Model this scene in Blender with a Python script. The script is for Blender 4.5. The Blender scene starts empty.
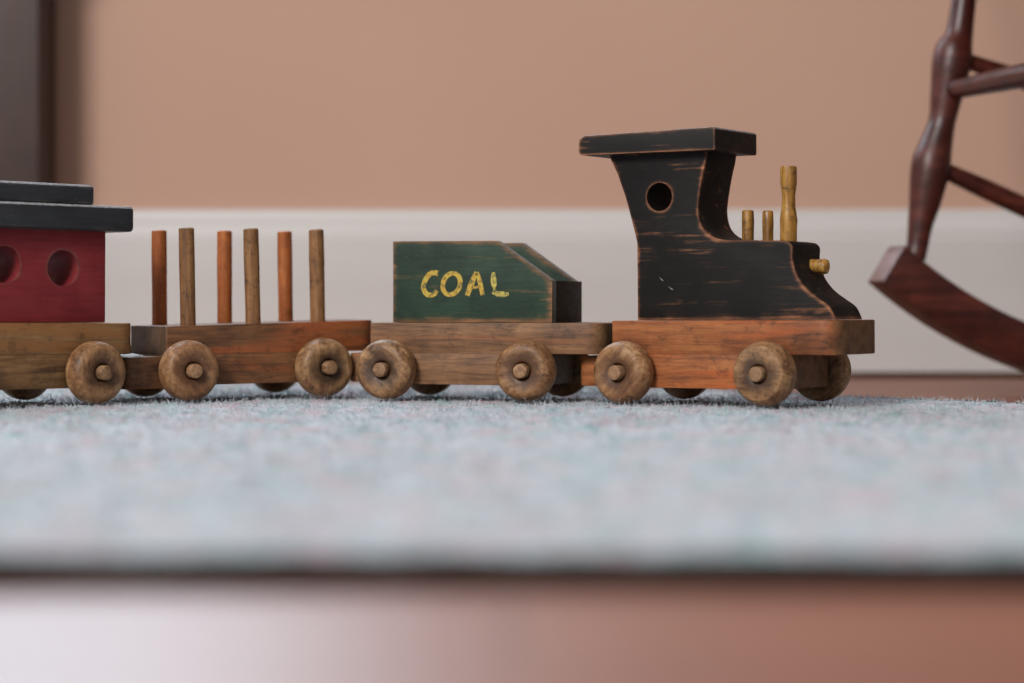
import bpy, bmesh, math, random
import numpy as np
from mathutils import Vector, Matrix, noise as mnoise

random.seed(7)
rng = np.random.default_rng(7)
scene = bpy.context.scene
COL = scene.collection
R = math.radians

# ------------------------------------------------------------------ helpers
def srgb(r, g, b):
    def f(c):
        c /= 255.0
        return c / 12.92 if c <= 0.04045 else ((c + 0.055) / 1.055) ** 2.4
    return (f(r), f(g), f(b), 1.0)

def empty(name, loc, rot=(0, 0, 0)):
    o = bpy.data.objects.new(name, None)
    o.empty_display_size = 0.02
    o.location = loc
    o.rotation_euler = rot
    COL.objects.link(o)
    return o

def tag(o, label=None, cat=None, group=None, kind=None):
    if label: o['label'] = label
    if cat: o['category'] = cat
    if group: o['group'] = group
    if kind: o['kind'] = kind
    return o

def link(name, bm, mat, parent=None, smooth=35.0):
    me = bpy.data.meshes.new(name)
    bmesh.ops.recalc_face_normals(bm, faces=bm.faces[:])
    bm.to_mesh(me)
    bm.free()
    if smooth:
        for p in me.polygons:
            p.use_smooth = True
        try:
            me.set_sharp_from_angle(angle=R(smooth))
        except Exception:
            pass
    me.materials.append(mat)
    o = bpy.data.objects.new(name, me)
    COL.objects.link(o)
    if parent is not None:
        o.parent = parent
    return o

def prism(pts, y0, y1, bevel=0.0, seg=2, hole=None):
    """profile of (x, z) points extruded along y; bevels the outline edges of both caps"""
    bm = bmesh.new()
    a = [bm.verts.new((x, y0, z)) for x, z in pts]
    b = [bm.verts.new((x, y1, z)) for x, z in pts]
    n = len(pts)
    bm.faces.new(a)
    bm.faces.new(b[::-1])
    for i in range(n):
        bm.faces.new((a[i], b[i], b[(i + 1) % n], a[(i + 1) % n]))
    bmesh.ops.recalc_face_normals(bm, faces=bm.faces[:])
    if bevel:
        es = [e for e in bm.edges if e.calc_face_angle(0) > R(28)]
        bmesh.ops.bevel(bm, geom=es, offset=bevel, segments=seg, profile=0.6, affect='EDGES', clamp_overlap=True)
    return bm

def slab(outline, z0, z1, bevel=0.0, seg=2, ztop=None):
    """plan outline of (x, y) points extruded along z; ztop(x) can tilt the top face"""
    bm = bmesh.new()
    a = [bm.verts.new((x, y, z0)) for x, y in outline]
    b = [bm.verts.new((x, y, (ztop(x) if ztop else z1))) for x, y in outline]
    n = len(outline)
    bm.faces.new(a[::-1])
    bm.faces.new(b)
    for i in range(n):
        bm.faces.new((a[i], a[(i + 1) % n], b[(i + 1) % n], b[i]))
    bmesh.ops.recalc_face_normals(bm, faces=bm.faces[:])
    if bevel:
        es = [e for e in bm.edges if e.calc_face_angle(0) > R(40)]
        bmesh.ops.bevel(bm, geom=es, offset=bevel, segments=seg, profile=0.6, affect='EDGES', clamp_overlap=True)
    return bm

def box(x0, x1, y0, y1, z0, z1, bevel=0.0, seg=2):
    return slab([(x0, y0), (x1, y0), (x1, y1), (x0, y1)], z0, z1, bevel, seg)

def round_rect(x0, x1, y0, y1, rf, rb, n=8):
    """plan outline, corners at x1 rounded by rf and at x0 by rb"""
    pts = []
    for cx, cy, r, a0 in ((x1 - rf, y0 + rf, rf, -90), (x1 - rf, y1 - rf, rf, 0),
                          (x0 + rb, y1 - rb, rb, 90), (x0 + rb, y0 + rb, rb, 180)):
        m = n if r > 0.004 else 4
        for i in range(m + 1):
            a = R(a0 + 90 * i / m)
            pts.append((cx + r * math.cos(a), cy + r * math.sin(a)))
    return pts

def lathe(profile, axis='z', n=48, origin=(0, 0, 0), jitter=0.0, cap=True):
    """profile of (radius, height) turned about an axis through origin"""
    bm = bmesh.new()
    rings = []
    for k, (r, h) in enumerate(profile):
        ring = []
        for i in range(n):
            a = 2 * math.pi * i / n
            rr = r * (1 + (jitter * (mnoise.noise(Vector((math.cos(a) * 1.3 + h * 90, math.sin(a) * 1.3, h * 160 + r * 50)))) if jitter else 0))
            p = (rr * math.cos(a), rr * math.sin(a), h)
            if axis == 'y': p = (p[0], -p[2], p[1])       # height runs to -y
            if axis == 'x': p = (p[2], p[0], p[1])
            ring.append(bm.verts.new((p[0] + origin[0], p[1] + origin[1], p[2] + origin[2])))
        rings.append(ring)
    for k in range(len(rings) - 1):
        for i in range(n):
            bm.faces.new((rings[k][i], rings[k][(i + 1) % n], rings[k + 1][(i + 1) % n], rings[k + 1][i]))
    if cap:
        bm.faces.new(rings[0][::-1])
        bm.faces.new(rings[-1])
    return bm

def tube(path, radii, n=20):
    """round bar along a 3D path with a radius at each point"""
    bm = bmesh.new()
    P = [Vector(p) for p in path]
    rings = []
    for k, p in enumerate(P):
        t = (P[min(k + 1, len(P) - 1)] - P[max(k - 1, 0)]).normalized()
        ref = Vector((0, 1, 0)) if abs(t.y) < 0.8 else Vector((1, 0, 0))
        u = t.cross(ref).normalized(); v = t.cross(u)
        rings.append([bm.verts.new(p + (u * math.cos(2 * math.pi * i / n) + v * math.sin(2 * math.pi * i / n)) * radii[k]) for i in range(n)])
    for k in range(len(rings) - 1):
        for i in range(n):
            bm.faces.new((rings[k][i], rings[k][(i + 1) % n], rings[k + 1][(i + 1) % n], rings[k + 1][i]))
    bm.faces.new(rings[0][::-1]); bm.faces.new(rings[-1])
    return bm

def smooth_path(pts, sub=6):
    """Catmull-Rom through tuples of any length"""
    out = []
    n = len(pts)
    for i in range(n - 1):
        p0, p1, p2, p3 = pts[max(i - 1, 0)], pts[i], pts[i + 1], pts[min(i + 2, n - 1)]
        for k in range(sub):
            t = k / sub
            out.append(tuple(0.5 * ((2 * b) + (c - a) * t + (2 * a - 5 * b + 4 * c - d) * t * t + (3 * b - a - 3 * c + d) * t ** 3)
                             for a, b, c, d in zip(p0, p1, p2, p3)))
    out.append(tuple(pts[-1]))
    return out

def boolean_holes(o, cutters):
    """cut round holes straight through along y: cutters = (x, z, radius)"""
    bm = bmesh.new()
    for x, z, r in cutters:
        a = []; b = []
        for i in range(40):
            t = 2 * math.pi * i / 40
            a.append(bm.verts.new((x + r * math.cos(t), -0.1, z + r * math.sin(t))))
            b.append(bm.verts.new((x + r * math.cos(t), 0.1, z + r * math.sin(t))))
        bm.faces.new(a); bm.faces.new(b[::-1])
        for i in range(40):
            bm.faces.new((a[i], b[i], b[(i + 1) % 40], a[(i + 1) % 40]))
    bmesh.ops.recalc_face_normals(bm, faces=bm.faces[:])
    me = bpy.data.meshes.new('cut'); bm.to_mesh(me); bm.free()
    c = bpy.data.objects.new('cut', me); COL.objects.link(c)
    m = o.modifiers.new('b', 'BOOLEAN'); m.operation = 'DIFFERENCE'; m.object = c; m.solver = 'EXACT'
    par = o.parent; o.parent = None
    bpy.context.view_layer.update()
    dg = bpy.context.evaluated_depsgraph_get()
    nm = bpy.data.meshes.new_from_object(o.evaluated_get(dg))
    o.modifiers.clear(); o.data = nm
    for p in nm.polygons: p.use_smooth = True
    nm.set_sharp_from_angle(angle=R(35))
    o.parent = par
    bpy.data.objects.remove(c)

# ------------------------------------------------------------------ materials
class NT:
    def __init__(s, name):
        s.m = bpy.data.materials.new(name); s.m.use_nodes = True
        s.t = s.m.node_tree; s.n = s.t.nodes; s.l = s.t.links
        s.b = s.n['Principled BSDF']
    def node(s, typ, **kw):
        x = s.n.new(typ)
        for k, v in kw.items():
            if k.startswith('i_'):
                x.inputs[k[2:].replace('_', ' ')].default_value = v
            else:
                setattr(x, k, v)
        return x
    def link(s, a, b): s.l.new(a, b)
    def coords(s, scale=(1, 1, 1), rot=(0, 0, 0), per_object=True):
        tc = s.node('ShaderNodeTexCoord'); mp = s.node('ShaderNodeMapping')
        mp.inputs['Scale'].default_value = scale; mp.inputs['Rotation'].default_value = rot
        if per_object:
            oi = s.node('ShaderNodeObjectInfo')
            mul = s.node('ShaderNodeVectorMath', operation='SCALE'); mul.inputs[0].default_value = (0.37, 0.73, 0.51)
            s.link(oi.outputs['Random'], mul.inputs['Scale'])
            add = s.node('ShaderNodeVectorMath', operation='ADD')
            s.link(tc.outputs['Object'], add.inputs[0]); s.link(mul.outputs[0], add.inputs[1])
            s.link(add.outputs[0], mp.inputs['Vector'])
        else:
            s.link(tc.outputs['Object'], mp.inputs['Vector'])
        return mp.outputs['Vector']
    def noise(s, vec, scale, detail=4, rough=0.6, dist=0.0):
        x = s.node('ShaderNodeTexNoise')
        x.inputs['Scale'].default_value = scale; x.inputs['Detail'].default_value = detail
        x.inputs['Roughness'].default_value = rough; x.inputs['Distortion'].default_value = dist
        s.link(vec, x.inputs['Vector'])
        return x.outputs['Fac']
    def ramp(s, fac, stops):
        x = s.node('ShaderNodeValToRGB')
        e = x.color_ramp.elements
        e[0].position, e[0].color = stops[0][0], stops[0][1]
        e[1].position, e[1].color = stops[-1][0], stops[-1][1]
        for p, c in stops[1:-1]:
            k = e.new(p); k.color = c
        s.link(fac, x.inputs['Fac'])
        return x.outputs['Color']
    def mapr(s, val, a, b, c=0.0, d=1.0, smooth=False):
        x = s.node('ShaderNodeMapRange', interpolation_type='SMOOTHSTEP' if smooth else 'LINEAR')
        for i, v in enumerate((a, b, c, d)): x.inputs[i + 1].default_value = v
        s.link(val, x.inputs[0])
        return x.outputs[0]
    def math(s, op, a, b=None, clamp=False):
        x = s.node('ShaderNodeMath', operation=op); x.use_clamp = clamp
        for i, v in enumerate((a, b)):
            if v is None: continue
            if isinstance(v, (int, float)): x.inputs[i].default_value = v
            else: s.link(v, x.inputs[i])
        return x.outputs[0]
    def mix(s, fac, a, b, mode='MIX'):
        x = s.node('ShaderNodeMix', data_type='RGBA', blend_type=mode)
        if isinstance(fac, (int, float)): x.inputs['Factor'].default_value = fac
        else: s.link(fac, x.inputs['Factor'])
        for v, k in ((a, 6), (b, 7)):
            if isinstance(v, tuple): x.inputs[k].default_value = v
            else: s.link(v, x.inputs[k])
        return x.outputs[2]
    def color(s, c): s.link(c, s.b.inputs['Base Color'])
    def rough(s, r):
        if isinstance(r, (int, float)): s.b.inputs['Roughness'].default_value = r
        else: s.link(r, s.b.inputs['Roughness'])
    def bump(s, h, strength, dist):
        x = s.node('ShaderNodeBump'); x.inputs['Strength'].default_value = strength; x.inputs['Distance'].default_value = dist
        s.link(h, x.inputs['Height']); s.link(x.outputs['Normal'], s.b.inputs['Normal'])
    def edge(s, radius):
        """0 on flat faces, rising at hard edges (worn paint)"""
        bv = s.node('ShaderNodeBevel'); bv.samples = 6; bv.inputs['Radius'].default_value = radius
        ge = s.node('ShaderNodeNewGeometry')
        d = s.node('ShaderNodeVectorMath', operation='DOT_PRODUCT')
        s.link(bv.outputs['Normal'], d.inputs[0]); s.link(ge.outputs['Normal'], d.inputs[1])
        return s.math('SUBTRACT', 1.0, d.outputs['Value'], True)

def wood_mat(name, dark, mid, light, grain='x', dirt=0.5, dirt_col=(38, 27, 19), rough=0.55, spec=0.35, fine=1.0, streak=None, dirt_scale=55, end=None, fleck=0.35):
    """stained wood: long grain, blotchy grime, optional streaks of a warmer stain, darker end grain"""
    t = NT(name)
    sc = {'x': (9, 120, 120), 'y': (120, 9, 120), 'z': (120, 120, 9)}[grain]
    g1 = t.noise(t.coords(tuple(a * fine for a in sc)), 1.0, 6, 0.65, 0.6)
    big = t.noise(t.coords((40, 40, 40)), 1.0, 3, 0.55)
    g2 = t.noise(t.coords(tuple(a * fine * 4.5 for a in sc)), 1.0, 3, 0.6)
    mixv = t.math('ADD', t.math('MULTIPLY', g1, 0.5), t.math('ADD', t.math('MULTIPLY', big, 0.25), t.math('MULTIPLY', g2, 0.25)))
    c = t.ramp(mixv, [(0.37, srgb(*dark)), (0.5, srgb(*mid)), (0.62, srgb(*light))])
    if streak:
        sv = t.noise(t.coords(tuple(a * fine * 0.45 for a in sc)), 1.0, 3, 0.5, 1.0)
        c = t.mix(t.mapr(sv, 0.54, 0.66, 0, 0.8, True), c, srgb(*streak))
    d = t.noise(t.coords((dirt_scale, dirt_scale, dirt_scale * 1.4)), 1.0, 6, 0.75, 0.4)
    c = t.mix(t.mapr(d, 0.50, 0.68, 0, dirt, True), c, srgb(*dirt_col))
    fl = t.noise(t.coords(tuple(a * fine * 8 for a in sc)), 1.0, 2, 0.6)
    c = t.mix(t.mapr(fl, 0.57, 0.70, 0, fleck, True), c, srgb(*[int(x * 0.6) for x in dark]))
    if end:
        tc = t.node('ShaderNodeTexCoord'); sp = t.node('ShaderNodeSeparateXYZ'); t.link(tc.outputs['Normal'], sp.inputs[0])
        ax = t.math('ABSOLUTE', sp.outputs['X'])
        en = t.noise(t.coords((150, 150, 150)), 1.0, 4, 0.7)
        ecol = t.mix(t.mapr(en, 0.35, 0.65), srgb(*[int(x * 0.62) for x in end]), srgb(*end))
        c = t.mix(t.mapr(t.math('ADD', ax, t.math('MULTIPLY', t.math('SUBTRACT', en, 0.5), 0.5)), 0.45, 0.95, 0, 0.9, True), c, ecol)
    oi = t.node('ShaderNodeObjectInfo')
    hs = t.node('ShaderNodeHueSaturation'); t.link(c, hs.inputs['Color']); t.link(t.mapr(oi.outputs['Random'], 0, 1, 0.86, 1.10), hs.inputs['Value'])
    t.color(hs.outputs['Color']); t.rough(t.mapr(g1, 0.3, 0.7, rough - 0.08, rough + 0.12))
    t.b.inputs['Specular IOR Level'].default_value = spec
    t.bump(t.math('ADD', g1, g2), 0.25, 0.0006)
    return t.m

def paint_mat(name, base, base2, wear, wear2, amount=0.5, streak=0.5, rough=0.5, spec=0.4, edge_r=0.0024, grain=(14, 150, 260), dust=None):
    """old brushed paint on wood: grain streaks rubbed thin, edges worn to the wood"""
    t = NT(name)
    g = t.noise(t.coords(grain), 1.0, 6, 0.7, 0.3)
    g2 = t.noise(t.coords(tuple(a * 3 for a in grain)), 1.0, 3, 0.6)
    big = t.noise(t.coords((30, 30, 42)), 1.0, 4, 0.62, 0.5)
    c = t.mix(t.mapr(big, 0.35, 0.65), srgb(*base), srgb(*base2))
    c = t.mix(t.mapr(g2, 0.35, 0.7, 0.0, 0.35), c, srgb(*[int(x * 0.55) for x in base]))
    wcol = t.mix(t.mapr(g, 0.35, 0.65), srgb(*wear), srgb(*wear2))
    st = t.math('MULTIPLY', t.mapr(g, 0.54, 0.72, 0, 1, True), t.mapr(big, 0.42, 0.66, 0, 1, True))
    e = t.edge(edge_r)
    e = t.mapr(t.math('ADD', e, t.math('MULTIPLY', t.math('SUBTRACT', t.math('ADD', t.math('MULTIPLY', big, 0.65), t.math('MULTIPLY', g, 0.35)), 0.5), 1.15)), 0.06, 0.24, 0, amount, True)
    e = t.math('MULTIPLY', e, t.mapr(t.edge(edge_r), 0.002, 0.03, 0, 1, True))
    w = t.math('MAXIMUM', t.math('MULTIPLY', st, streak), e, True)
    c = t.mix(w, c, wcol)
    if dust:
        ge = t.node('ShaderNodeNewGeometry'); sep = t.node('ShaderNodeSeparateXYZ')
        t.link(ge.outputs['Normal'], sep.inputs[0])
        dn = t.noise(t.coords((700, 700, 700)), 1.0, 3, 0.7)
        dd = t.math('MULTIPLY', t.mapr(sep.outputs['Z'], 0.25, 0.75, 0, 1), t.mapr(dn, 0.35, 0.65, 0.15, dust))  # upward faces tinted paler: light on the tops put into the colour
        c = t.mix(dd, c, srgb(168, 166, 168))
        speck = t.mapr(t.noise(t.coords((900, 900, 900)), 1.0, 2, 0.5), 0.70, 0.78, 0, 0.45)
        c = t.mix(speck, c, srgb(150, 150, 150))
    t.color(c)
    t.rough(t.mapr(g, 0.3, 0.7, rough - 0.08, rough + 0.14))
    t.b.inputs['Specular IOR Level'].default_value = spec
    t.bump(t.math('ADD', g, t.math('MULTIPLY', g2, 0.4)), 0.14, 0.0005)
    return t.m

M = {}
M['deck_orange'] = wood_mat('stained_wood_orange', (88, 48, 26), (142, 82, 44), (176, 110, 62), 'x', 0.6, streak=(168, 86, 40), end=(118, 84, 54))
M['deck_brown'] = wood_mat('stained_wood_brown', (80, 54, 36), (128, 90, 60), (160, 116, 80), 'x', 0.55, streak=(146, 92, 58), end=(112, 86, 58))
M['deck_red'] = wood_mat('stained_wood_red', (64, 40, 24), (108, 70, 43), (138, 90, 55), 'x', 0.6, streak=(158, 84, 44), end=(96, 74, 54))
M['deck_tan'] = wood_mat('stained_wood_tan', (82, 58, 38), (128, 94, 60), (158, 120, 80), 'x', 0.5, streak=(146, 98, 56), end=(96, 70, 46))
M['post_orange'] = wood_mat('dowel_orange', (104, 54, 24), (152, 82, 38), (176, 106, 54), 'z', 0.45, (66, 40, 24), dirt_scale=110)
M['post_grey'] = wood_mat('dowel_greybrown', (72, 47, 28), (124, 84, 50), (156, 114, 72), 'z', 0.7, (58, 42, 30), dirt_scale=140)
M['peg'] = wood_mat('axle_peg_wood', (96, 66, 44), (140, 104, 74), (166, 132, 98), 'y', 0.5, (52, 38, 28), dirt_scale=160)
M['gold'] = wood_mat('gold_painted_dowel', (78, 50, 20), (152, 106, 40), (206, 162, 80), 'z', 0.8, (62, 42, 24), 0.42, 0.5, 1.0, dirt_scale=190)
M['black_paint'] = paint_mat('worn_black_paint', (20, 18, 17), (29, 26, 24), (112, 68, 46), (182, 124, 88), 1.0, 0.6, 0.58, 0.2, 0.0052)
M['green_paint'] = paint_mat('worn_green_paint', (34, 50, 40), (46, 66, 50), (106, 72, 46), (166, 116, 80), 1.0, 0.65, 0.6, 0.25, 0.0085, dust=0.6)  # dust tint paints in the light on the thin top edges
M['red_paint'] = paint_mat('worn_red_paint', (124, 36, 42), (138, 46, 50), (84, 46, 42), (134, 92, 82), 0.75, 0.30, 0.55, 0.3, 0.0036)
M['roof_paint'] = paint_mat('dusty_toplit_charcoal_paint', (38, 40, 44), (46, 48, 52), (92, 84, 82), (140, 128, 120), 0.5, 0.16, 0.45, 0.45, dust=0.95)  # dust tint also paints in the highlight along the roof's top bevel
M['black_roof'] = paint_mat('worn_black_roof_paint', (20, 18, 17), (29, 26, 24), (112, 68, 46), (182, 124, 88), 0.8, 0.5, 0.5, 0.3, 0.0038, dust=0.75)  # dust tint paints in the pale window highlight on the roof top
M['front_shade'] = paint_mat('shaded_front_paint', (24, 22, 20), (32, 29, 26), (60, 44, 34), (84, 60, 44), 0.4, 0.3, 0.55, 0.25, 0.002)  # shade on the hopper's right-facing front, put into the colour
M['mahogany'] = wood_mat('mahogany', (46, 19, 15), (70, 29, 22), (98, 43, 31), 'x', 0.5, (34, 15, 12), 0.36, 0.5, 0.5, fleck=0.1)
M['rocker_end'] = wood_mat('rocker_end_sheen', (96, 72, 70), (124, 100, 98), (146, 122, 120), 'y', 0.3, (84, 60, 56), 0.4, 0.5, 1.0, fleck=0.15)
M['cupboard'] = wood_mat('cupboard_brown', (52, 36, 30), (62, 43, 36), (72, 52, 44), 'z', 0.2, (54, 38, 32), 0.5, 0.4, 0.3)
M['door_frame'] = wood_mat('door_frame_brown', (50, 32, 27), (62, 42, 35), (74, 52, 44), 'z', 0.2, (44, 28, 24), 0.45, 0.4, 0.3)
M['cupboard_dark'] = wood_mat('cupboard_shaded_side', (34, 15, 17), (43, 19, 21), (52, 25, 26), 'z', 0.2, (32, 18, 18), 0.45, 0.4, 0.3)  # darker than the doors: shade on the carcass side put into the colour

def wheel_mat():
    t = NT('turned_wheel_wood')
    v = t.coords((26, 150, 150))
    g = t.noise(v, 1.0, 6, 0.7, 0.6)
    sp = t.noise(t.coords((420, 420, 420)), 1.0, 3, 0.6)
    big = t.noise(t.coords((60, 60, 60)), 1.0, 3, 0.6)
    f = t.math('ADD', t.math('MULTIPLY', g, 0.45), t.math('ADD', t.math('MULTIPLY', big, 0.25), t.math('MULTIPLY', sp, 0.30)))
    c = t.ramp(f, [(0.38, srgb(58, 38, 24)), (0.47, srgb(122, 88, 58)), (0.54, srgb(156, 118, 80)), (0.64, srgb(196, 160, 120))])
    # grime: a blotchy ring around the hub, and dark flecks
    tc = t.node('ShaderNodeTexCoord'); sp3 = t.node('ShaderNodeSeparateXYZ'); t.link(tc.outputs['Object'], sp3.inputs[0])
    rad = t.math('SQRT', t.math('ADD', t.math('POWER', sp3.outputs['X'], 2.0), t.math('POWER', sp3.outputs['Z'], 2.0)))
    ring = t.mapr(rad, 0.0055, 0.0160, 1, 0)
    big2 = t.noise(t.coords((95, 95, 95)), 1.0, 5, 0.7, 0.5)
    grime = t.mapr(t.math('ADD', t.math('MULTIPLY', ring, 0.35), t.math('MULTIPLY', t.math('ADD', big2, sp), 0.5)), 0.52, 0.82, 0, 0.9, True)
    c = t.mix(grime, c, srgb(44, 33, 26))
    fl = t.noise(t.coords((900, 900, 900)), 1.0, 2, 0.6)
    c = t.mix(t.mapr(fl, 0.60, 0.72, 0, 0.55, True), c, srgb(62, 44, 32))
    oi = t.node('ShaderNodeObjectInfo')
    c = t.mix(t.mapr(oi.outputs['Random'], 0, 1, 0, 0.35), c, srgb(132, 78, 44))
    t.color(c); t.rough(t.mapr(sp, 0.3, 0.7, 0.42, 0.6)); t.b.inputs['Specular IOR Level'].default_value = 0.4
    t.bump(t.math('ADD', g, sp), 0.25, 0.0005)
    return t.m
M['wheel'] = wheel_mat()

def lettering_mat():
    t = NT('yellow_brushed_paint')
    n = t.noise(t.coords((420, 420, 420)), 1.0, 3, 0.65)
    c = t.ramp(n, [(0.38, srgb(92, 92, 42)), (0.47, srgb(166, 130, 36)), (0.58, srgb(190, 154, 46)), (0.68, srgb(156, 156, 70))])
    t.color(c); t.rough(0.5)
    return t.m
M['yellow'] = lettering_mat()

def lettering_faded():
    t = NT('yellow_rubbed_paint')
    n = t.noise(t.coords((520, 520, 520)), 1.0, 3, 0.7)
    c = t.ramp(n, [(0.40, srgb(92, 100, 52)), (0.52, srgb(170, 150, 62)), (0.66, srgb(196, 180, 88))])
    t.color(c); t.rough(0.55)
    return t.m
M['yellow_faded'] = lettering_faded()

def wall_mat():
    t = NT('pink_tan_wall_paint')
    n = t.noise(t.coords((2.5, 2.5, 2.5), per_object=False), 1.0, 2, 0.5)
    c = t.mix(t.mapr(n, 0.3, 0.7), srgb(187, 150, 131), srgb(191, 155, 136))
    t.color(c); t.rough(0.75); t.b.inputs['Specular IOR Level'].default_value = 0.25
    t.bump(t.noise(t.coords((500, 500, 500), per_object=False), 1.0, 2, 0.5), 0.06, 0.001)
    return t.m
M['wall'] = wall_mat()

def trim_mat():
    t = NT('cream_baseboard_paint')
    n = t.noise(t.coords((3, 3, 20), per_object=False), 1.0, 3, 0.5)
    t.color(t.mix(t.mapr(n, 0.3, 0.7), srgb(196, 191, 188), srgb(202, 197, 194))); t.rough(0.45)
    return t.m
M['trim'] = trim_mat()

def floor_mat():
    t = NT('polished_red_brown_floorboards')
    tc = t.node('ShaderNodeTexCoord')
    br = t.node('ShaderNodeTexBrick'); br.offset = 0.37; br.squash = 1.0
    t.link(tc.outputs['Object'], br.inputs['Vector'])
    br.inputs['Color1'].default_value = srgb(150, 98, 76); br.inputs['Color2'].default_value = srgb(138, 86, 66)
    br.inputs['Mortar'].default_value = srgb(60, 36, 28)
    br.inputs['Scale'].default_value = 1.0; br.inputs['Mortar Size'].default_value = 0.0008
    br.inputs['Brick Width'].default_value = 1.1; br.inputs['Row Height'].default_value = 0.083
    g = t.noise(t.coords((3, 60, 60), per_object=False), 1.0, 6, 0.65, 0.8)
    c = t.mix(t.mapr(g, 0.35, 0.7, 0, 0.55), br.outputs['Color'], srgb(104, 60, 46))
    t.color(c); t.rough(t.mapr(g, 0.3, 0.7, 0.40, 0.48)); t.b.inputs['Specular IOR Level'].default_value = 0.5
    t.bump(g, 0.05, 0.0006)
    return t.m
M['floor'] = floor_mat()

def rug_mat(name, mul=1.0):
    t = NT(name)
    v = t.coords((1, 1, 0.25), per_object=False)
    a = t.noise(v, 62, 4, 0.6, 0.4)
    b = t.noise(v, 40, 2, 0.5, 0.6)
    d = t.noise(v, 150, 3, 0.7)
    k = lambda r, g, bb: srgb(min(255, int(r * mul * 0.885)), min(255, int(g * mul * 0.905)), min(255, int(bb * mul * 0.925)))
    c = t.ramp(a, [(0.36, k(154, 178, 176)), (0.46, k(198, 202, 202)), (0.54, k(218, 211, 214)), (0.66, k(174, 178, 182))])
    c = t.mix(t.mapr(b, 0.53, 0.63, 0, 0.75, True), c, k(212, 178, 182))
    b2 = t.noise(t.coords((1.1, 1.1, 0.3), (0, 0, 1.0), per_object=False), 38, 3, 0.6, 0.6)
    c = t.mix(t.mapr(b2, 0.53, 0.66, 0, 0.7, True), c, k(160, 190, 186))
    b3 = t.noise(t.coords((1.3, 1.3, 0.3), (0, 0, 2.1), per_object=False), 80, 3, 0.6, 0.3)
    c = t.mix(t.mapr(b3, 0.56, 0.68, 0, 0.75, True), c, k(128, 130, 136))
    c = t.mix(t.mapr(d, 0.55, 0.75, 0, 0.28), c, k(140, 148, 152))
    t.color(c); t.rough(0.95); t.b.inputs['Specular IOR Level'].default_value = 0.1
    try:
        t.b.inputs['Sheen Weight'].default_value = 0.15
    except Exception:
        pass
    t.bump(t.math('ADD', a, d), 0.6, 0.003)
    return t.m
M['rug'] = rug_mat('mottled_wool_rug')
M['rug_fibre'] = rug_mat('mottled_wool_fibre', 1.04)

def binding_mat():
    t = NT('dark_rug_binding')
    n = t.noise(t.coords((220, 220, 220), per_object=False), 1.0, 4, 0.7)
    t.color(t.ramp(n, [(0.35, srgb(20, 17, 16)), (0.5, srgb(36, 30, 28)), (0.68, srgb(62, 54, 50))])); t.rough(0.95)
    t.b.inputs['Specular IOR Level'].default_value = 0.1
    return t.m
M['binding'] = binding_mat()

def dust_mat():
    t = NT('pale_dust')
    t.color(t.mix(t.noise(t.coords((300, 300, 300)), 1.0, 2, 0.5), srgb(188, 184, 182), srgb(214, 210, 208))); t.rough(0.95)
    return t.m
M['dust'] = dust_mat()
M['scratch'] = wood_mat('scratch_bare', (104, 98, 92), (138, 132, 126), (160, 154, 148), 'x', 0.2)

# ------------------------------------------------------------------ the room
WALL_Y = 2.05
RT = 0.010                       # rug thickness; the train stands at this height

def struct(name, bm, mat, smooth=0):
    return tag(link(name, bm, mat, None, smooth), kind='structure')

struct('floor', box(-2.6, 2.6, -2.2, WALL_Y + 0.6, -0.03, 0.0), M['floor'])
bm = bmesh.new()
for a in (box(-0.12, 2.6, WALL_Y, WALL_Y + 0.1, 0.0, 2.5), box(-2.6, -0.98, WALL_Y, WALL_Y + 0.1, 0.0, 2.5), box(-0.98, -0.12, WALL_Y, WALL_Y + 0.1, 1.75, 2.5), box(-0.98, -0.12, WALL_Y, WALL_Y + 0.1, 0.0, 0.47)):
    tmp = bpy.data.meshes.new('t'); a.to_mesh(tmp); a.free(); bm.from_mesh(tmp); bpy.data.meshes.remove(tmp)
struct('wall_back', bm, M['wall'])
# baseboard: a flat board with an ogee top, standing against the wall
bp = [(0.0, 0.006), (-0.016, 0.006), (-0.016, 0.1285), (-0.0150, 0.1300), (-0.0150, 0.1370), (-0.0135, 0.141), (-0.011, 0.1445),
      (-0.0085, 0.150), (-0.0075, 0.1548), (-0.004, 0.1570), (0.0, 0.1570)]
bm = bmesh.new()
ra = [bm.verts.new((-2.6, WALL_Y + d, z)) for d, z in bp]
rb_ = [bm.verts.new((2.6, WALL_Y + d, z)) for d, z in bp]
for i in range(len(bp)):
    j = (i + 1) % len(bp)
    bm.faces.new((ra[i], ra[j], rb_[j], rb_[i]))
bm.faces.new(ra); bm.faces.new(rb_[::-1])
struct('baseboard_back', bm, M['trim'], 30)

# ------------------------------------------------------------------ the rug
ctrl = [(-0.62, 0.526), (-0.30, 0.5225), (0.0, 0.523), (0.28, 0.5225), (0.43, 0.546), (0.51, 0.66), (0.52, 0.86), (0.46, 1.08),
        (0.385, 1.245), (0.313, 1.365), (0.235, 1.445), (0.165, 1.545), (0.05, 1.63), (-0.20, 1.70), (-0.52, 1.72), (-0.80, 1.62), (-0.96, 1.36),
        (-0.99, 1.02), (-0.92, 0.70), (-0.80, 0.54)]
def closed_smooth(pts, sub=32):
    n = len(pts); out = []
    for i in range(n):
        a, b, c, d = pts[i - 1], pts[i], pts[(i + 1) % n], pts[(i + 2) % n]
        for k in range(sub):
            t = k / sub
            out.append(tuple(0.5 * ((2 * q) + (r - p) * t + (2 * p - 5 * q + 4 * r - s) * t * t + (3 * q - p - 3 * r + s) * t ** 3)
                             for p, q, r, s in zip(a, b, c, d)))
    return out
outline = np.array(closed_smooth(ctrl))
cen = np.array([-0.2, 1.1])
def bumpz(x, y):
    return 0.0008 * mnoise.noise(Vector((x * 70, y * 70, 0))) + 0.0006 * mnoise.noise(Vector((x * 22, y * 22, 3)))
bm = bmesh.new()
rings = []
ks = list(np.linspace(0.02, 0.985, 70)) + [0.993, 0.998]
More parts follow.
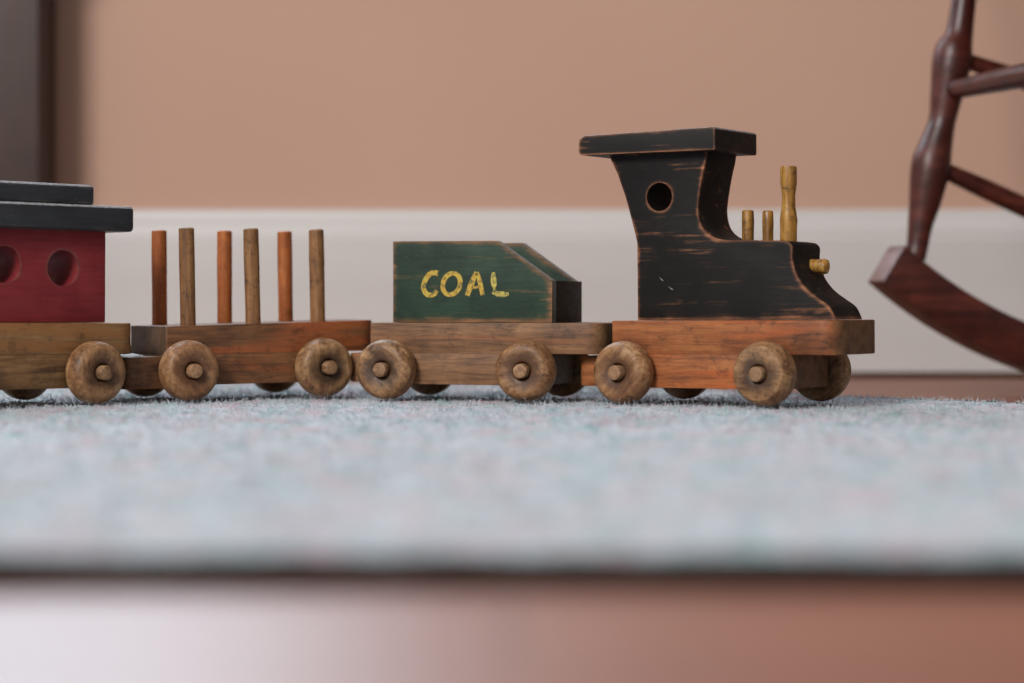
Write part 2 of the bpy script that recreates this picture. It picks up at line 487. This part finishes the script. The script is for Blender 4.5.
for k in ks:
    ring = []
    for p in outline:
        q = cen + (p - cen) * k
        ring.append(bm.verts.new((q[0], q[1], RT - 0.0031 + bumpz(q[0], q[1]) - (0.0015 if k > 0.99 else 0) - (0.0015 if k > 0.996 else 0))))
    rings.append(ring)
N = len(outline)
for a, b in zip(rings, rings[1:]):
    for i in range(N):
        bm.faces.new((a[i], a[(i + 1) % N], b[(i + 1) % N], b[i]))
bm.faces.new(rings[0])
base = [bm.verts.new((v.co.x, v.co.y, 0.0006)) for v in rings[-1]]
for i in range(N):
    bm.faces.new((rings[-1][i], rings[-1][(i + 1) % N], base[(i + 1) % N], base[i]))
bm.faces.new(base[::-1])
rug = tag(link('rug', bm, M['rug'], None, 60), 'pale aqua and grey mottled wool rug with a dark bound edge, under the toy train', 'rug')
# dark binding sewn round the rim
bm = bmesh.new()
prof = [(0.000, 0.0006), (0.0042, 0.0016), (0.0052, 0.0050), (0.0040, 0.0082), (0.0005, 0.0096), (-0.0025, 0.0102), (-0.0055, 0.0104), (-0.0075, 0.0090)]
nrm = []
for i in range(N):
    tg = outline[(i + 1) % N] - outline[i - 1]; tg /= np.linalg.norm(tg)
    nrm.append(np.array([tg[1], -tg[0]]))
rr = []
for i in range(N):
    wob = 0.0012 * mnoise.noise(Vector((outline[i][0] * 60, outline[i][1] * 60, 9))) + 0.0016 * mnoise.noise(Vector((outline[i][0] * 190, outline[i][1] * 190, 2)))
    rr.append([bm.verts.new((outline[i][0] + nrm[i][0] * (d + wob), outline[i][1] + nrm[i][1] * (d + wob), max(0.0004, z * 0.70 + wob * 0.5))) for d, z in prof])
for i in range(N):
    j = (i + 1) % N
    for k in range(len(prof) - 1):
        bm.faces.new((rr[i][k], rr[j][k], rr[j][k + 1], rr[i][k + 1]))
b_o = link('binding', bm, M['binding'], rug, 60)
b_o['label'] = 'dark brown bound edge of the rug'

# woolly pile: loose curled fibres standing out of the weave
def inside(px, py):
    res = np.zeros(len(px), bool)
    x1, y1 = outline[:, 0], outline[:, 1]
    x2, y2 = np.roll(x1, -1), np.roll(y1, -1)
    for a, b, c, d in zip(x1, y1, x2, y2):
        m = ((b > py) != (d > py))
        with np.errstate(divide='ignore', invalid='ignore'):
            xi = (c - a) * (py - b) / (d - b) + a
        res ^= m & (px < xi)
    return res
def fibres(name, n, xr, yr, length, radius, spread, parent):
    px = rng.uniform(xr[0], xr[1], n); py = rng.uniform(yr[0], yr[1], n)
    ok = inside(px, py); px, py = px[ok], py[ok]; n = len(px)
    L = length * rng.uniform(0.45, 1.25, n)
    az = rng.uniform(0, 2 * math.pi, n); lean = rng.uniform(0.1, 1.0, n) * spread
    K = 5
    pos = np.zeros((n, K, 3), np.float32)
    x, y, z = px.copy(), py.copy(), np.full(n, RT - 0.0040)
    for k in range(K):
        pos[:, k, 0], pos[:, k, 1], pos[:, k, 2] = x, y, z
        st = L / (K - 1)
        x = x + np.cos(az) * np.sin(lean) * st; y = y + np.sin(az) * np.sin(lean) * st; z = z + np.cos(lean) * st
        z = np.maximum(z, RT - 0.0030)
        lean = lean + rng.normal(0.28, 0.45, n); az = az + rng.normal(0, 0.7, n)
    hc = bpy.data.hair_curves.new(name)
    hc.add_curves([K] * n)
    hc.points.foreach_set('position', pos.reshape(-1))
    rad = np.tile(np.array([1.0, 0.95, 0.85, 0.65, 0.3], np.float32) * radius, n)
    at = hc.attributes.get('radius') or hc.attributes.new('radius', 'FLOAT', 'POINT')
    at.data.foreach_set('value', rad)
    hc.materials.append(M['rug_fibre'])
    o = bpy.data.objects.new(name, hc); COL.objects.link(o); o.parent = parent
    o['kind'] = 'stuff'
    return o
fibres('pile', 90000, (-1.0, 0.55), (0.49, 1.74), 0.0040, 0.00027, 1.45, rug)
fibres('fuzz', 26000, (-0.45, 0.45), (1.10, 1.74), 0.0060, 0.00010, 1.25, rug)

# ------------------------------------------------------------------ the toy train
WR, WT = 0.0189, 0.0148            # wheel radius and thickness
AXLE = 0.0174
WHEEL_PROFILES = {
    'rounded': [(0.003, 0.0), (WR - 0.0035, 0.0), (WR - 0.0012, 0.0008), (WR - 0.0002, 0.0026), (WR, 0.0050), (WR - 0.0002, 0.0080), (WR - 0.0009, 0.0108),
                (WR - 0.0022, 0.0130), (WR - 0.0038, 0.0143), (WR - 0.0056, 0.0148), (WR - 0.0070, 0.0147), (0.0082, 0.0143), (0.0066, 0.0140), (0.0058, 0.0136), (0.0053, 0.0126), (0.0050, 0.0105)],
    'flat':    [(0.003, 0.0), (WR - 0.0025, 0.0), (WR - 0.0004, 0.0015), (WR, 0.0040), (WR - 0.0002, 0.0075), (WR - 0.0010, 0.0105), (WR - 0.0028, 0.0138),
                (WR - 0.0034, 0.0147), (WR - 0.0039, 0.0148), (0.0070, 0.0148), (0.0060, 0.0147), (0.0055, 0.0142), (0.0052, 0.0128), (0.0049, 0.0105)],
}
def wheel(parent, x, side, style, spin, wob=0.0):
    """side -1 = near, +1 = far; built about its own axle, then placed"""
    bm = lathe(WHEEL_PROFILES[style], 'y', 56, cap=False)
    bm.faces.new([v for v in bm.verts if abs(v.co.y) < 1e-7 and math.hypot(v.co.x, v.co.z) < 0.0032])
    o = link('wheel', bm, M['wheel'], parent, 50)
    o.location = (x, side * 0.0338, AXLE)
    o.rotation_euler = (0, spin, 0) if side < 0 else (0, spin, math.pi)
    if wob: o.rotation_euler[2] += wob
    pr = [(0.0045, 0.0070), (0.0045, 0.0175), (0.0043, 0.0181), (0.0039, 0.0184), (0.0020, 0.0185)]
    p = link('axle_peg', lathe(pr, 'y', 24, jitter=0.05), M['peg'], o, 40)
    return o

def chassis(name, loc, yaw, pitch, mat, x0, xf, label, cat, wheelbase, styles, rf=0.012, rb=0.0018, ztop=None, deckz=(0.0282, 0.0484), beam=(-0.0575, 0.0555), tongue=-0.0870, tongue_z=(0.0084, 0.0268), tw=0.026):
    root = empty(name, (loc[0], loc[1], RT), (0, -R(pitch), R(yaw)))
    tag(root, label, cat, 'cars of the wooden toy train')
    d = link('deck', slab(round_rect(x0, xf, -0.032, 0.032, rf, rb), deckz[0], deckz[1], 0.0009, 2, ztop), mat, root, 30)
    b = link('chassis_beam', slab(round_rect(beam[0], beam[1], -0.0318, 0.0318, 0.0015, 0.0015), 0.0080, deckz[0] + 0.0002, 0.0006, 2), mat, root, 30)
    link('coupling_tongue', slab(round_rect(tongue, beam[0] + 0.004, -tw, tw, 0.0015, 0.006), tongue_z[0], tongue_z[1], 0.0008, 2), mat, root, 30)
    h = wheelbase / 2
    for i, (x, s) in enumerate(((-h, -1), (h, -1), (-h, 1), (h, 1))):
        wheel(root, x, s, styles[i], rng.uniform(0, 6.28), rng.normal(0, 0.015))
    return root

# --- locomotive
loco = chassis('toy_locomotive', (0.128, 1.3339), -32, 0.35, M['deck_orange'], -0.0595, 0.0892,
               'black painted wooden toy locomotive with gold chimney, at the head of the train', 'toy train engine',
               0.0934, ('rounded', 'flat', 'rounded', 'rounded'))
side = [(-0.0478, 0.0486), (-0.0479, 0.0958)]
side += [(-0.0496, 0.1025), (-0.0524, 0.1125), (-0.0560, 0.1245), (-0.0615, 0.1385), (-0.0682, 0.1515)]
side += [(0.0005, 0.1515)]
side += smooth_path([(-0.0005, 0.1450), (-0.0026, 0.1370), (-0.0046, 0.1272), (-0.0061, 0.1160), (-0.0052, 0.1085), (-0.0024, 0.1028), (0.0036, 0.0983), (0.0120, 0.0962)], 4)
side += [(0.030, 0.0958), (0.0478, 0.0952)]
side += smooth_path([(0.0530, 0.0944), (0.0556, 0.0914), (0.0555, 0.0845), (0.0584, 0.0742), (0.0648, 0.0660), (0.0730, 0.0602), (0.0790, 0.0558), (0.0826, 0.0486)], 4)
bm = prism(side, -0.020, 0.020, 0.0007, 2)
body = link('cab_body', bm, M['black_paint'], loco, 32)
boolean_holes(body, [(-0.0323, 0.1234, 0.0087)])
# two pale scratches in the paint under the cab window
bm = bmesh.new()
for (xa, za), (xb, zb) in (((-0.0328, 0.0746), (-0.0296, 0.0722)), ((-0.0266, 0.0690), (-0.0228, 0.0666))):
    dx, dz = xb - xa, zb - za; l = math.hypot(dx, dz); nx, nz = -dz / l * 0.0004, dx / l * 0.0004
    ring = [(xa, za), (xa + dx * 0.6 + nx, za + dz * 0.6 + nz), (xb, zb), (xa + dx * 0.6 - nx, za + dz * 0.6 - nz)]
    f0 = [bm.verts.new((x, -0.02005, z)) for x, z in ring]; f1 = [bm.verts.new((x, -0.0198, z)) for x, z in ring]
    bm.faces.new(f0)
    for i in range(4): bm.faces.new((f0[i], f1[i], f1[(i + 1) % 4], f0[(i + 1) % 4]))
sc_ = link('scratch', bm, M['scratch'], body, 0)
sc_['label'] = 'pale scratches in the black paint'
# roof: slab with a slightly low back edge
rf_ = prism([(-0.0842, 0.1535), (-0.0832, 0.1508), (-0.0800, 0.1500), (0.0092, 0.1496), (0.0097, 0.1505), (0.0097, 0.1622), (0.0085, 0.1634), (-0.0800, 0.1622), (-0.0835, 0.1600)],
            -0.0285, 0.0285, 0.0020, 3)
link('roof', rf_, M['black_roof'], loco, 30)
def dowel(name, parent, x, y, z0, z1, r, mat, prof=None, tilt=(0, 0), n=24):
    pr = prof or [(r, 0), (r, (z1 - z0) * 0.35), (r * 1.01, (z1 - z0) * 0.7), (r, (z1 - z0) - 0.0008), (r * 0.86, (z1 - z0) - 0.0002), (r * 0.7, z1 - z0)]
    o = link(name, lathe(pr, 'z', n, jitter=0.06), mat, parent, 45)
    o.location = (x, y, z0); o.rotation_euler = (tilt[0], tilt[1], 0)
    return o
dowel('chimney', loco, 0.0440, 0, 0.0925, 0.1395, 0.0046, M['gold'],
      [(0.0051, 0), (0.0050, 0.008), (0.0052, 0.0155), (0.0049, 0.0195), (0.0041, 0.0235), (0.0040, 0.0300), (0.0044, 0.0335), (0.0049, 0.0370), (0.0050, 0.0450), (0.0047, 0.0473), (0.0036, 0.0476)], (0, R(0.3)))
dowel('steam_dome', loco, 0.0173, 0, 0.0925, 0.1146, 0.0036, M['gold'])
dowel('sand_dome', loco, 0.0305, 0, 0.0925, 0.1140, 0.0033, M['gold'])
lp = [(0.0040, 0), (0.0041, 0.010), (0.0043, 0.020), (0.0046, 0.0232), (0.0042, 0.0250), (0.0028, 0.0258), (0.0012, 0.0261)]
hl = link('headlamp', lathe(lp, 'x', 20, jitter=0.16), M['gold'], loco, 50)
hl.location = (0.0405, 0.0070, 0.0812); hl.rotation_euler = (0, R(3), 0)

# --- coal car
coal = chassis('toy_coal_car', (-0.0229, 1.3999), -18, 0.0, M['deck_brown'], -0.0600, 0.0936,
               'green wooden toy coal car lettered COAL, behind the locomotive', 'toy train car',
               0.0916, ('rounded', 'rounded', 'rounded', 'rounded'), deckz=(0.0274, 0.0466), tongue=-0.0830, tw=0.012)
pan = [(-0.0458, 0.0467), (0.0592, 0.0467), (0.0594, 0.0728), (0.0238, 0.0976), (-0.0458, 0.0979)]
near = link('side_panel', prism(pan, -0.0280, -0.0220, 0.0005, 2), M['green_paint'], coal, 30)
link('side_panel', prism([(x, z) for x, z in pan], 0.0225, 0.0288, 0.0005, 2), M['green_paint'], coal, 30)
link('front_panel', box(0.0595, 0.0618, -0.0280, 0.0288, 0.0467, 0.0727, 0.0004), M['front_shade'], coal, 30)
link('rear_panel', box(-0.0456, -0.0400, -0.0219, 0.0224, 0.0467, 0.0974, 0.0006), M['green_paint'], coal, 30)

# painted word on the near panel: strokes laid out in millimetres from the panel's lower rear corner
U = lambda u: -0.0458 + (u - 393.3) / 1514.0
V = lambda v: 0.0467 + (323.6 - v) / 1618.0
def stroke(paths, y, dz=0.00012):
    bm = bmesh.new()
    for path in paths:
        pts = smooth_path(path, 5)
        prev = None
        for k, (px, py, w) in enumerate(pts):
            a = pts[max(k - 1, 0)]; b = pts[min(k + 1, len(pts) - 1)]
            tx, ty = b[0] - a[0], b[1] - a[1]; l = math.hypot(tx, ty) or 1
            nx, ny = -ty / l, tx / l
            w2 = w * 0.56 * (1 + 0.10 * mnoise.noise(Vector((px * 1.1, py * 1.1, 5))))
            row = []
            for s in (1, -1):
                X, Z = U(px + nx * w2 * s), V(py + ny * w2 * s)
                row.append((bm.verts.new((X, y, Z)), bm.verts.new((X, y - dz, Z))))
            if prev:
                bm.faces.new((prev[0][1], row[0][1], row[1][1], prev[1][1]))
                for s in (0, 1):
                    bm.faces.new((prev[s][0], row[s][0], row[s][1], prev[s][1]))
            else:
                bm.faces.new((row[0][0], row[0][1], row[1][1], row[1][0]))
            prev = row
        bm.faces.new((prev[0][0], prev[0][1], prev[1][1], prev[1][0]))
    return bm
def crop(pts):    # reading grid of the word -> panel grid
    return [(405.6 + x / 8.533, 260.8 + y / 8.533, w / 8.533) for x, y, w in pts]
ov = []
for i in range(25):
    a = 2 * math.pi * i / 24
    ex, ey = 74 * math.cos(a), 92 * math.sin(a)
    ov.append((402 + ex - 0.14 * ey, 204 + ey, 36))
words = {
    'letter_c': ([crop([(288, 112, 44), (245, 106, 42), (205, 128, 40), (176, 172, 36), (160, 222, 36), (172, 268, 38), (200, 296, 40), (236, 298, 38), (262, 282, 36), (275, 258, 30)])], 'yellow'),
    'letter_o': ([crop(ov)], 'yellow'),
    'letter_a': ([crop([(612, 100, 26), (585, 170, 40), (556, 245, 42), (537, 304, 34)]), crop([(618, 102, 26), (640, 170, 36), (655, 240, 34), (668, 300, 34)]),
                  crop([(572, 236, 18), (612, 232, 20), (650, 230, 18)])], 'yellow'),
    'letter_l': ([crop([(758, 104, 26), (761, 160, 42), (764, 215, 38), (766, 245, 16), (766, 275, 26)]), crop([(752, 272, 30), (790, 288, 40), (840, 294, 44), (888, 290, 20)])], 'yellow_faded'),
}
for nm, (paths, mt) in words.items():
    link(nm, stroke(paths, -0.02802), M[mt], near, 0)

# --- flat car with stakes
wedge = lambda x: 0.0450 + (x + 0.058) / 0.142 * 0.0022
flat = chassis('toy_stake_car', (-0.1795, 1.4184), 29.5, 0.5, M['deck_red'], -0.0580, 0.0880,
               'wooden toy flat car with six upright stakes, between the red and green cars', 'toy train car',
               0.0916, ('rounded', 'rounded', 'rounded', 'rounded'), ztop=wedge, deckz=(0.0272, 0.0460), tongue=-0.0840, tongue_z=(0.0062, 0.0262), tw=0.028)
for k, (x, y, h, mt, tl) in enumerate(((-0.0402, -0.025, 0.1065, 'post_grey', (0, -0.012)), (0.0037, -0.025, 0.1064, 'post_grey', (0, -0.020)), (0.0486, -0.025, 0.1062, 'post_grey', (0, -0.012)),
                                       (-0.0404, 0.025, 0.1064, 'post_orange', (0, 0.0)), (0.0045, 0.025, 0.1064, 'post_orange', (0, 0.004)), (0.0480, 0.025, 0.1064, 'post_orange', (0, -0.008)))):
    dowel('stake', flat, x, y, wedge(x) - 0.006, h, 0.0049, M[mt], None, tl)
# dust lying on the coupling tongue behind the deck
bm = bmesh.new()
bmesh.ops.create_icosphere(bm, subdivisions=4, radius=1.0)
for v in bm.verts:
    n = mnoise.noise(v.co * 2.2)
    v.co = Vector((v.co.x * 0.0115 * (1 + 0.2 * n), v.co.y * 0.0130 * (1 + 0.1 * n), max(-0.0001, v.co.z * 0.0012 * (1 + n))))
du = link('dust', bm, M['dust'], flat, 60)
du.location = (-0.0740, -0.002, 0.0262)
du['label'] = 'pale dust lying on the coupling tongue'

# --- caboose
cab = chassis('toy_caboose', (-0.310, 1.314), 44, -0.3, M['deck_tan'], -0.0600, 0.0815,
              'dark red wooden toy caboose with black stepped roof, last car at far left', 'toy train car',
              0.0916, ('rounded', 'rounded', 'rounded', 'rounded'), deckz=(0.0280, 0.0470), beam=(-0.0575, 0.054))
cb = link('cab_body', box(-0.0370, 0.0640, -0.0225, 0.0225, 0.0472, 0.1030, 0.0006), M['red_paint'], cab, 30)
boolean_holes(cb, [(0.0338, 0.0800, 0.0109), (-0.0060, 0.0815, 0.0109)])
link('roof', slab(round_rect(-0.0480, 0.0798, -0.0315, 0.0315, 0.004, 0.004), 0.1027, 0.1182, 0.0030, 3), M['roof_paint'], cab, 30)
link('upper_roof', slab(round_rect(-0.0260, 0.0566, -0.0225, 0.0225, 0.003, 0.003), 0.1183, 0.1308, 0.0028, 3), M['roof_paint'], cab, 30)

# ------------------------------------------------------------------ child's rocking chair (rear end of one rocker is in the frame)
chair = empty('rocking_chair', (0.30, 1.65, 0.0), (0, 0, math.atan2(0.25, 0.968)))
tag(chair, 'dark mahogany rocking chair with curved rocker, right of the toy train', 'rocking chair')
WCH = 0.32                                        # distance between the two rockers (towards -y of the chair)
CA, CR = 0.215, 0.3775
def rocker_bm(y):
    lo, hi = [], []
    for i in range(41):
        p = -0.0235 + (0.462) * i / 40
        a = math.asin((p - CA) / CR)
        lo.append((CA + CR * math.sin(a) - 0.0063, CR - CR * math.cos(a)))
        r2 = CR - 0.0325
        hi.append((CA + r2 * math.sin(a) - 0.0063 - (0.0 if i else 0.003), CR - r2 * math.cos(a) + (0.0 if i else 0.002)))
    return prism(lo + hi[::-1], y - 0.0150, y + 0.0150, 0.0016, 2)
LEG = [(0.0020, 0.103, 0.0085), (0.0045, 0.1130, 0.0082), (0.0070, 0.1290, 0.0095), (0.0105, 0.1450, 0.0120), (0.0135, 0.1620, 0.0142), (0.0160, 0.1760, 0.0146), (0.0200, 0.1900, 0.0122), (0.0245, 0.2060, 0.0102),
       (0.0275, 0.2220, 0.0118), (0.0295, 0.2330, 0.0130), (0.0320, 0.2480, 0.0146), (0.0345, 0.2600, 0.0142), (0.0385, 0.2720, 0.0104), (0.0425, 0.2980, 0.0092), (0.0460, 0.3200, 0.0088), (0.0472, 0.3280, 0.0085)]
for y in (0.0, -WCH):
    rk = link('rocker', rocker_bm(y), M['mahogany'], chair, 30)
    rk.data.materials.append(M['rocker_end'])           # sawn-off ends: window sheen painted in as a paler colour
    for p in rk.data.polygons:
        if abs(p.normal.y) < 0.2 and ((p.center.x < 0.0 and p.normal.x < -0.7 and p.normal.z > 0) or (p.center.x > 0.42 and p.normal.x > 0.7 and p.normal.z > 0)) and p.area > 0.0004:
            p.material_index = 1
    lg = smooth_path(LEG, 4)
    link('leg', tube([(p, y, z) for p, z, r in lg], [r for p, z, r in lg], 24), M['mahogany'], chair, 60)
    fl = smooth_path([(0.222, 0.030, 0.0085), (0.222, 0.070, 0.012), (0.223, 0.105, 0.0142), (0.224, 0.145, 0.0105), (0.226, 0.185, 0.014), (0.228, 0.225, 0.0102), (0.229, 0.276, 0.0088)], 4)
    link('leg', tube([(p, y, z) for p, z, r in fl], [r for p, z, r in fl], 24), M['mahogany'], chair, 60)
    link('rung', tube([(0.034, y, 0.2550), (0.075, y, 0.2435), (0.13, y, 0.2275), (0.226, y, 0.200)], [0.0056, 0.0070, 0.0074, 0.006], 16), M['mahogany'], chair, 60)
    link('rung', tube([(0.018, y, 0.1725), (0.060, y, 0.1555), (0.13, y, 0.127), (0.223, y, 0.090)], [0.0060, 0.0076, 0.0080, 0.006], 16), M['mahogany'], chair, 60)
link('rung', tube([(0.030, 0.0, 0.2290), (0.031, -WCH * 0.25, 0.2290), (0.031, -WCH * 0.5, 0.2285), (0.031, -WCH * 0.75, 0.2290), (0.030, -WCH, 0.2290)], [0.0068, 0.0085, 0.0092, 0.0085, 0.0068], 16), M['mahogany'], chair, 60)
link('rung', tube([(0.224, 0.0, 0.150), (0.224, -WCH * 0.5, 0.150), (0.224, -WCH, 0.150)], [0.006, 0.008, 0.006], 16), M['mahogany'], chair, 60)
seat = link('seat', box(0.0, 0.30, -0.18, 0.18, -0.010, 0.010, 0.006, 3), M['mahogany'], chair, 40)
seat.location = (-0.010, -WCH / 2, 0.352); seat.rotation_euler = (0, R(15.5), 0)
for k in range(5):
    y = 0.005 - (WCH + 0.010) * k / 4
    r0 = 0.010 if k in (0, 4) else 0.006
    link('back_post' if k in (0, 4) else 'spindle', tube([(0.010, y, 0.340), (-0.012, y, 0.46), (-0.038, y, 0.58), (-0.062, y, 0.690)], [r0, r0 * 1.15, r0, r0 * 0.8], 16), M['mahogany'], chair, 60)
cr = link('crest_rail', box(-0.009, 0.009, -WCH / 2 - 0.03, WCH / 2 + 0.03, -0.03, 0.03, 0.006, 3), M['mahogany'], chair, 40)
cr.location = (-0.066, -WCH / 2, 0.705); cr.rotation_euler = (0, R(-12), 0)

# ------------------------------------------------------------------ window in the back wall above the frame of the photograph
WX0, WX1, WZ0, WZ1 = -0.98, -0.12, 0.47, 1.75
def joined(boxes):
    bm = bmesh.new()
    for a in boxes:
        tmp = bpy.data.meshes.new('t'); a.to_mesh(tmp); a.free(); bm.from_mesh(tmp); bpy.data.meshes.remove(tmp)
    return bm
struct('window_1', joined([box(WX0, WX1, 2.06, 2.11, WZ0, WZ0 + 0.05), box(WX0, WX1, 2.06, 2.11, WZ1 - 0.05, WZ1), box(WX0, WX0 + 0.05, 2.06, 2.11, WZ0 + 0.05, WZ1 - 0.05),
       box(WX1 - 0.05, WX1, 2.06, 2.11, WZ0 + 0.05, WZ1 - 0.05), box(WX0 + 0.05, WX1 - 0.05, 2.07, 2.10, 1.22, 1.245)]), M['trim'], 30)
struct('trim_1', joined([box(WX0 - 0.08, WX0, 2.03, 2.0495, WZ0, WZ1 + 0.08), box(WX1, WX1 + 0.08, 2.03, 2.0495, WZ0, WZ1 + 0.08), box(WX0, WX1, 2.03, 2.0495, WZ1, WZ1 + 0.08),
       box(WX0 - 0.10, WX1 + 0.10, 2.005, 2.0495, WZ0 - 0.03, WZ0)]), M['trim'], 30)

# ------------------------------------------------------------------ low cupboard under the window; its right-hand end is in the frame
CUX, CUY = -0.72, 1.998
cup = empty('cupboard', (CUX, CUY, 0.0))
tag(cup, 'dark brown wooden cupboard against the pink wall, at the left edge behind the red caboose', 'cupboard')
def cpart(name, bm, mat, parent=None):
    o = link(name, bm, mat, parent or cup, 30)
    for v in o.data.vertices: v.co -= Vector((CUX, CUY, 0.0))
    return o
YF = 1.962
cpart('carcass', joined([box(-1.018, -0.4218, YF + 0.012, 2.034, 0.0, 0.40, 0.001)]), M['cupboard_dark'])
cpart('top', box(-1.03, -0.412, YF - 0.008, 2.034, 0.401, 0.422, 0.004), M['cupboard'])
cpart('door', box(-1.016, -0.722, YF, YF + 0.0115, 0.04, 0.398, 0.002), M['cupboard'])
d2 = cpart('door', box(-0.719, -0.4222, YF, YF + 0.0115, 0.04, 0.398, 0.002), M['cupboard'])
k_ = link('knob', lathe([(0.004, 0), (0.005, 0.006), (0.011, 0.012), (0.012, 0.017), (0.008, 0.022)], 'y', 24), M['cupboard_dark'], d2, 60)
k_.location = (-0.69 - CUX, YF - CUY, 0.30)

# ------------------------------------------------------------------ light: a tall window ahead on the left, the rest of the room as soft ambience
def area(name, loc, target, sx, sy, power, col):
    l = bpy.data.lights.new(name, 'AREA'); l.shape = 'RECTANGLE'; l.size = sx; l.size_y = sy; l.energy = power; l.color = col
    o = bpy.data.objects.new(name, l); COL.objects.link(o); o.location = loc
    o.rotation_euler = (Vector(target) - Vector(loc)).to_track_quat('-Z', 'Y').to_euler()
    return o
area('window_daylight', (-1.55, -1.5, 2.0), (0.0, 1.5, 0.1), 0.9, 1.2, 116, (1.0, 0.985, 0.965))
area('back_window_daylight', ((WX0 + WX1) / 2, 2.30, (WZ0 + WZ1) / 2), (-0.45, 0.5, 0.25), 0.86, 1.28, 37, (0.70, 0.87, 1.0))

w = bpy.data.worlds.new('room_ambience'); scene.world = w; w.use_nodes = True
nt = w.node_tree; bg = nt.nodes['Background']
tc = nt.nodes.new('ShaderNodeTexCoord'); dt = nt.nodes.new('ShaderNodeVectorMath'); dt.operation = 'DOT_PRODUCT'
dt.inputs[1].default_value = Vector((-0.55, -0.62, 0.56)).normalized()
nt.links.new(tc.outputs['Generated'], dt.inputs[0])
mr = nt.nodes.new('ShaderNodeMapRange'); nt.links.new(dt.outputs['Value'], mr.inputs[0])
for k, v in enumerate((-0.4, 1.0, 0.09, 0.54)): mr.inputs[k + 1].default_value = v
nt.links.new(mr.outputs[0], bg.inputs['Strength'])
bg.inputs['Color'].default_value = (1.0, 0.985, 0.975, 1)

# ------------------------------------------------------------------ camera
cd = bpy.data.cameras.new('camera'); co = bpy.data.objects.new('camera', cd); COL.objects.link(co)
co.location = (0, 0, RT + 0.057); co.rotation_euler = (R(90), 0, 0)
cd.sensor_width = 36; cd.lens = 2200 / 1024 * 36
cd.shift_y = -(341.5 - 306) / 1024
cd.clip_start = 0.02
cd.dof.use_dof = True; cd.dof.focus_distance = 1.335; cd.dof.aperture_fstop = 4.4; cd.dof.aperture_blades = 0
scene.camera = co

scene.view_settings.view_transform = 'Standard'; scene.view_settings.look = 'None'
scene.view_settings.exposure = 0.0; scene.view_settings.gamma = 1.0; scene.view_settings.use_curve_mapping = False
scene.cycles.use_denoising = True
try:
    scene.cycles.denoiser = 'OPENIMAGEDENOISE'
except Exception:
    pass
scene.cycles.max_bounces = 8
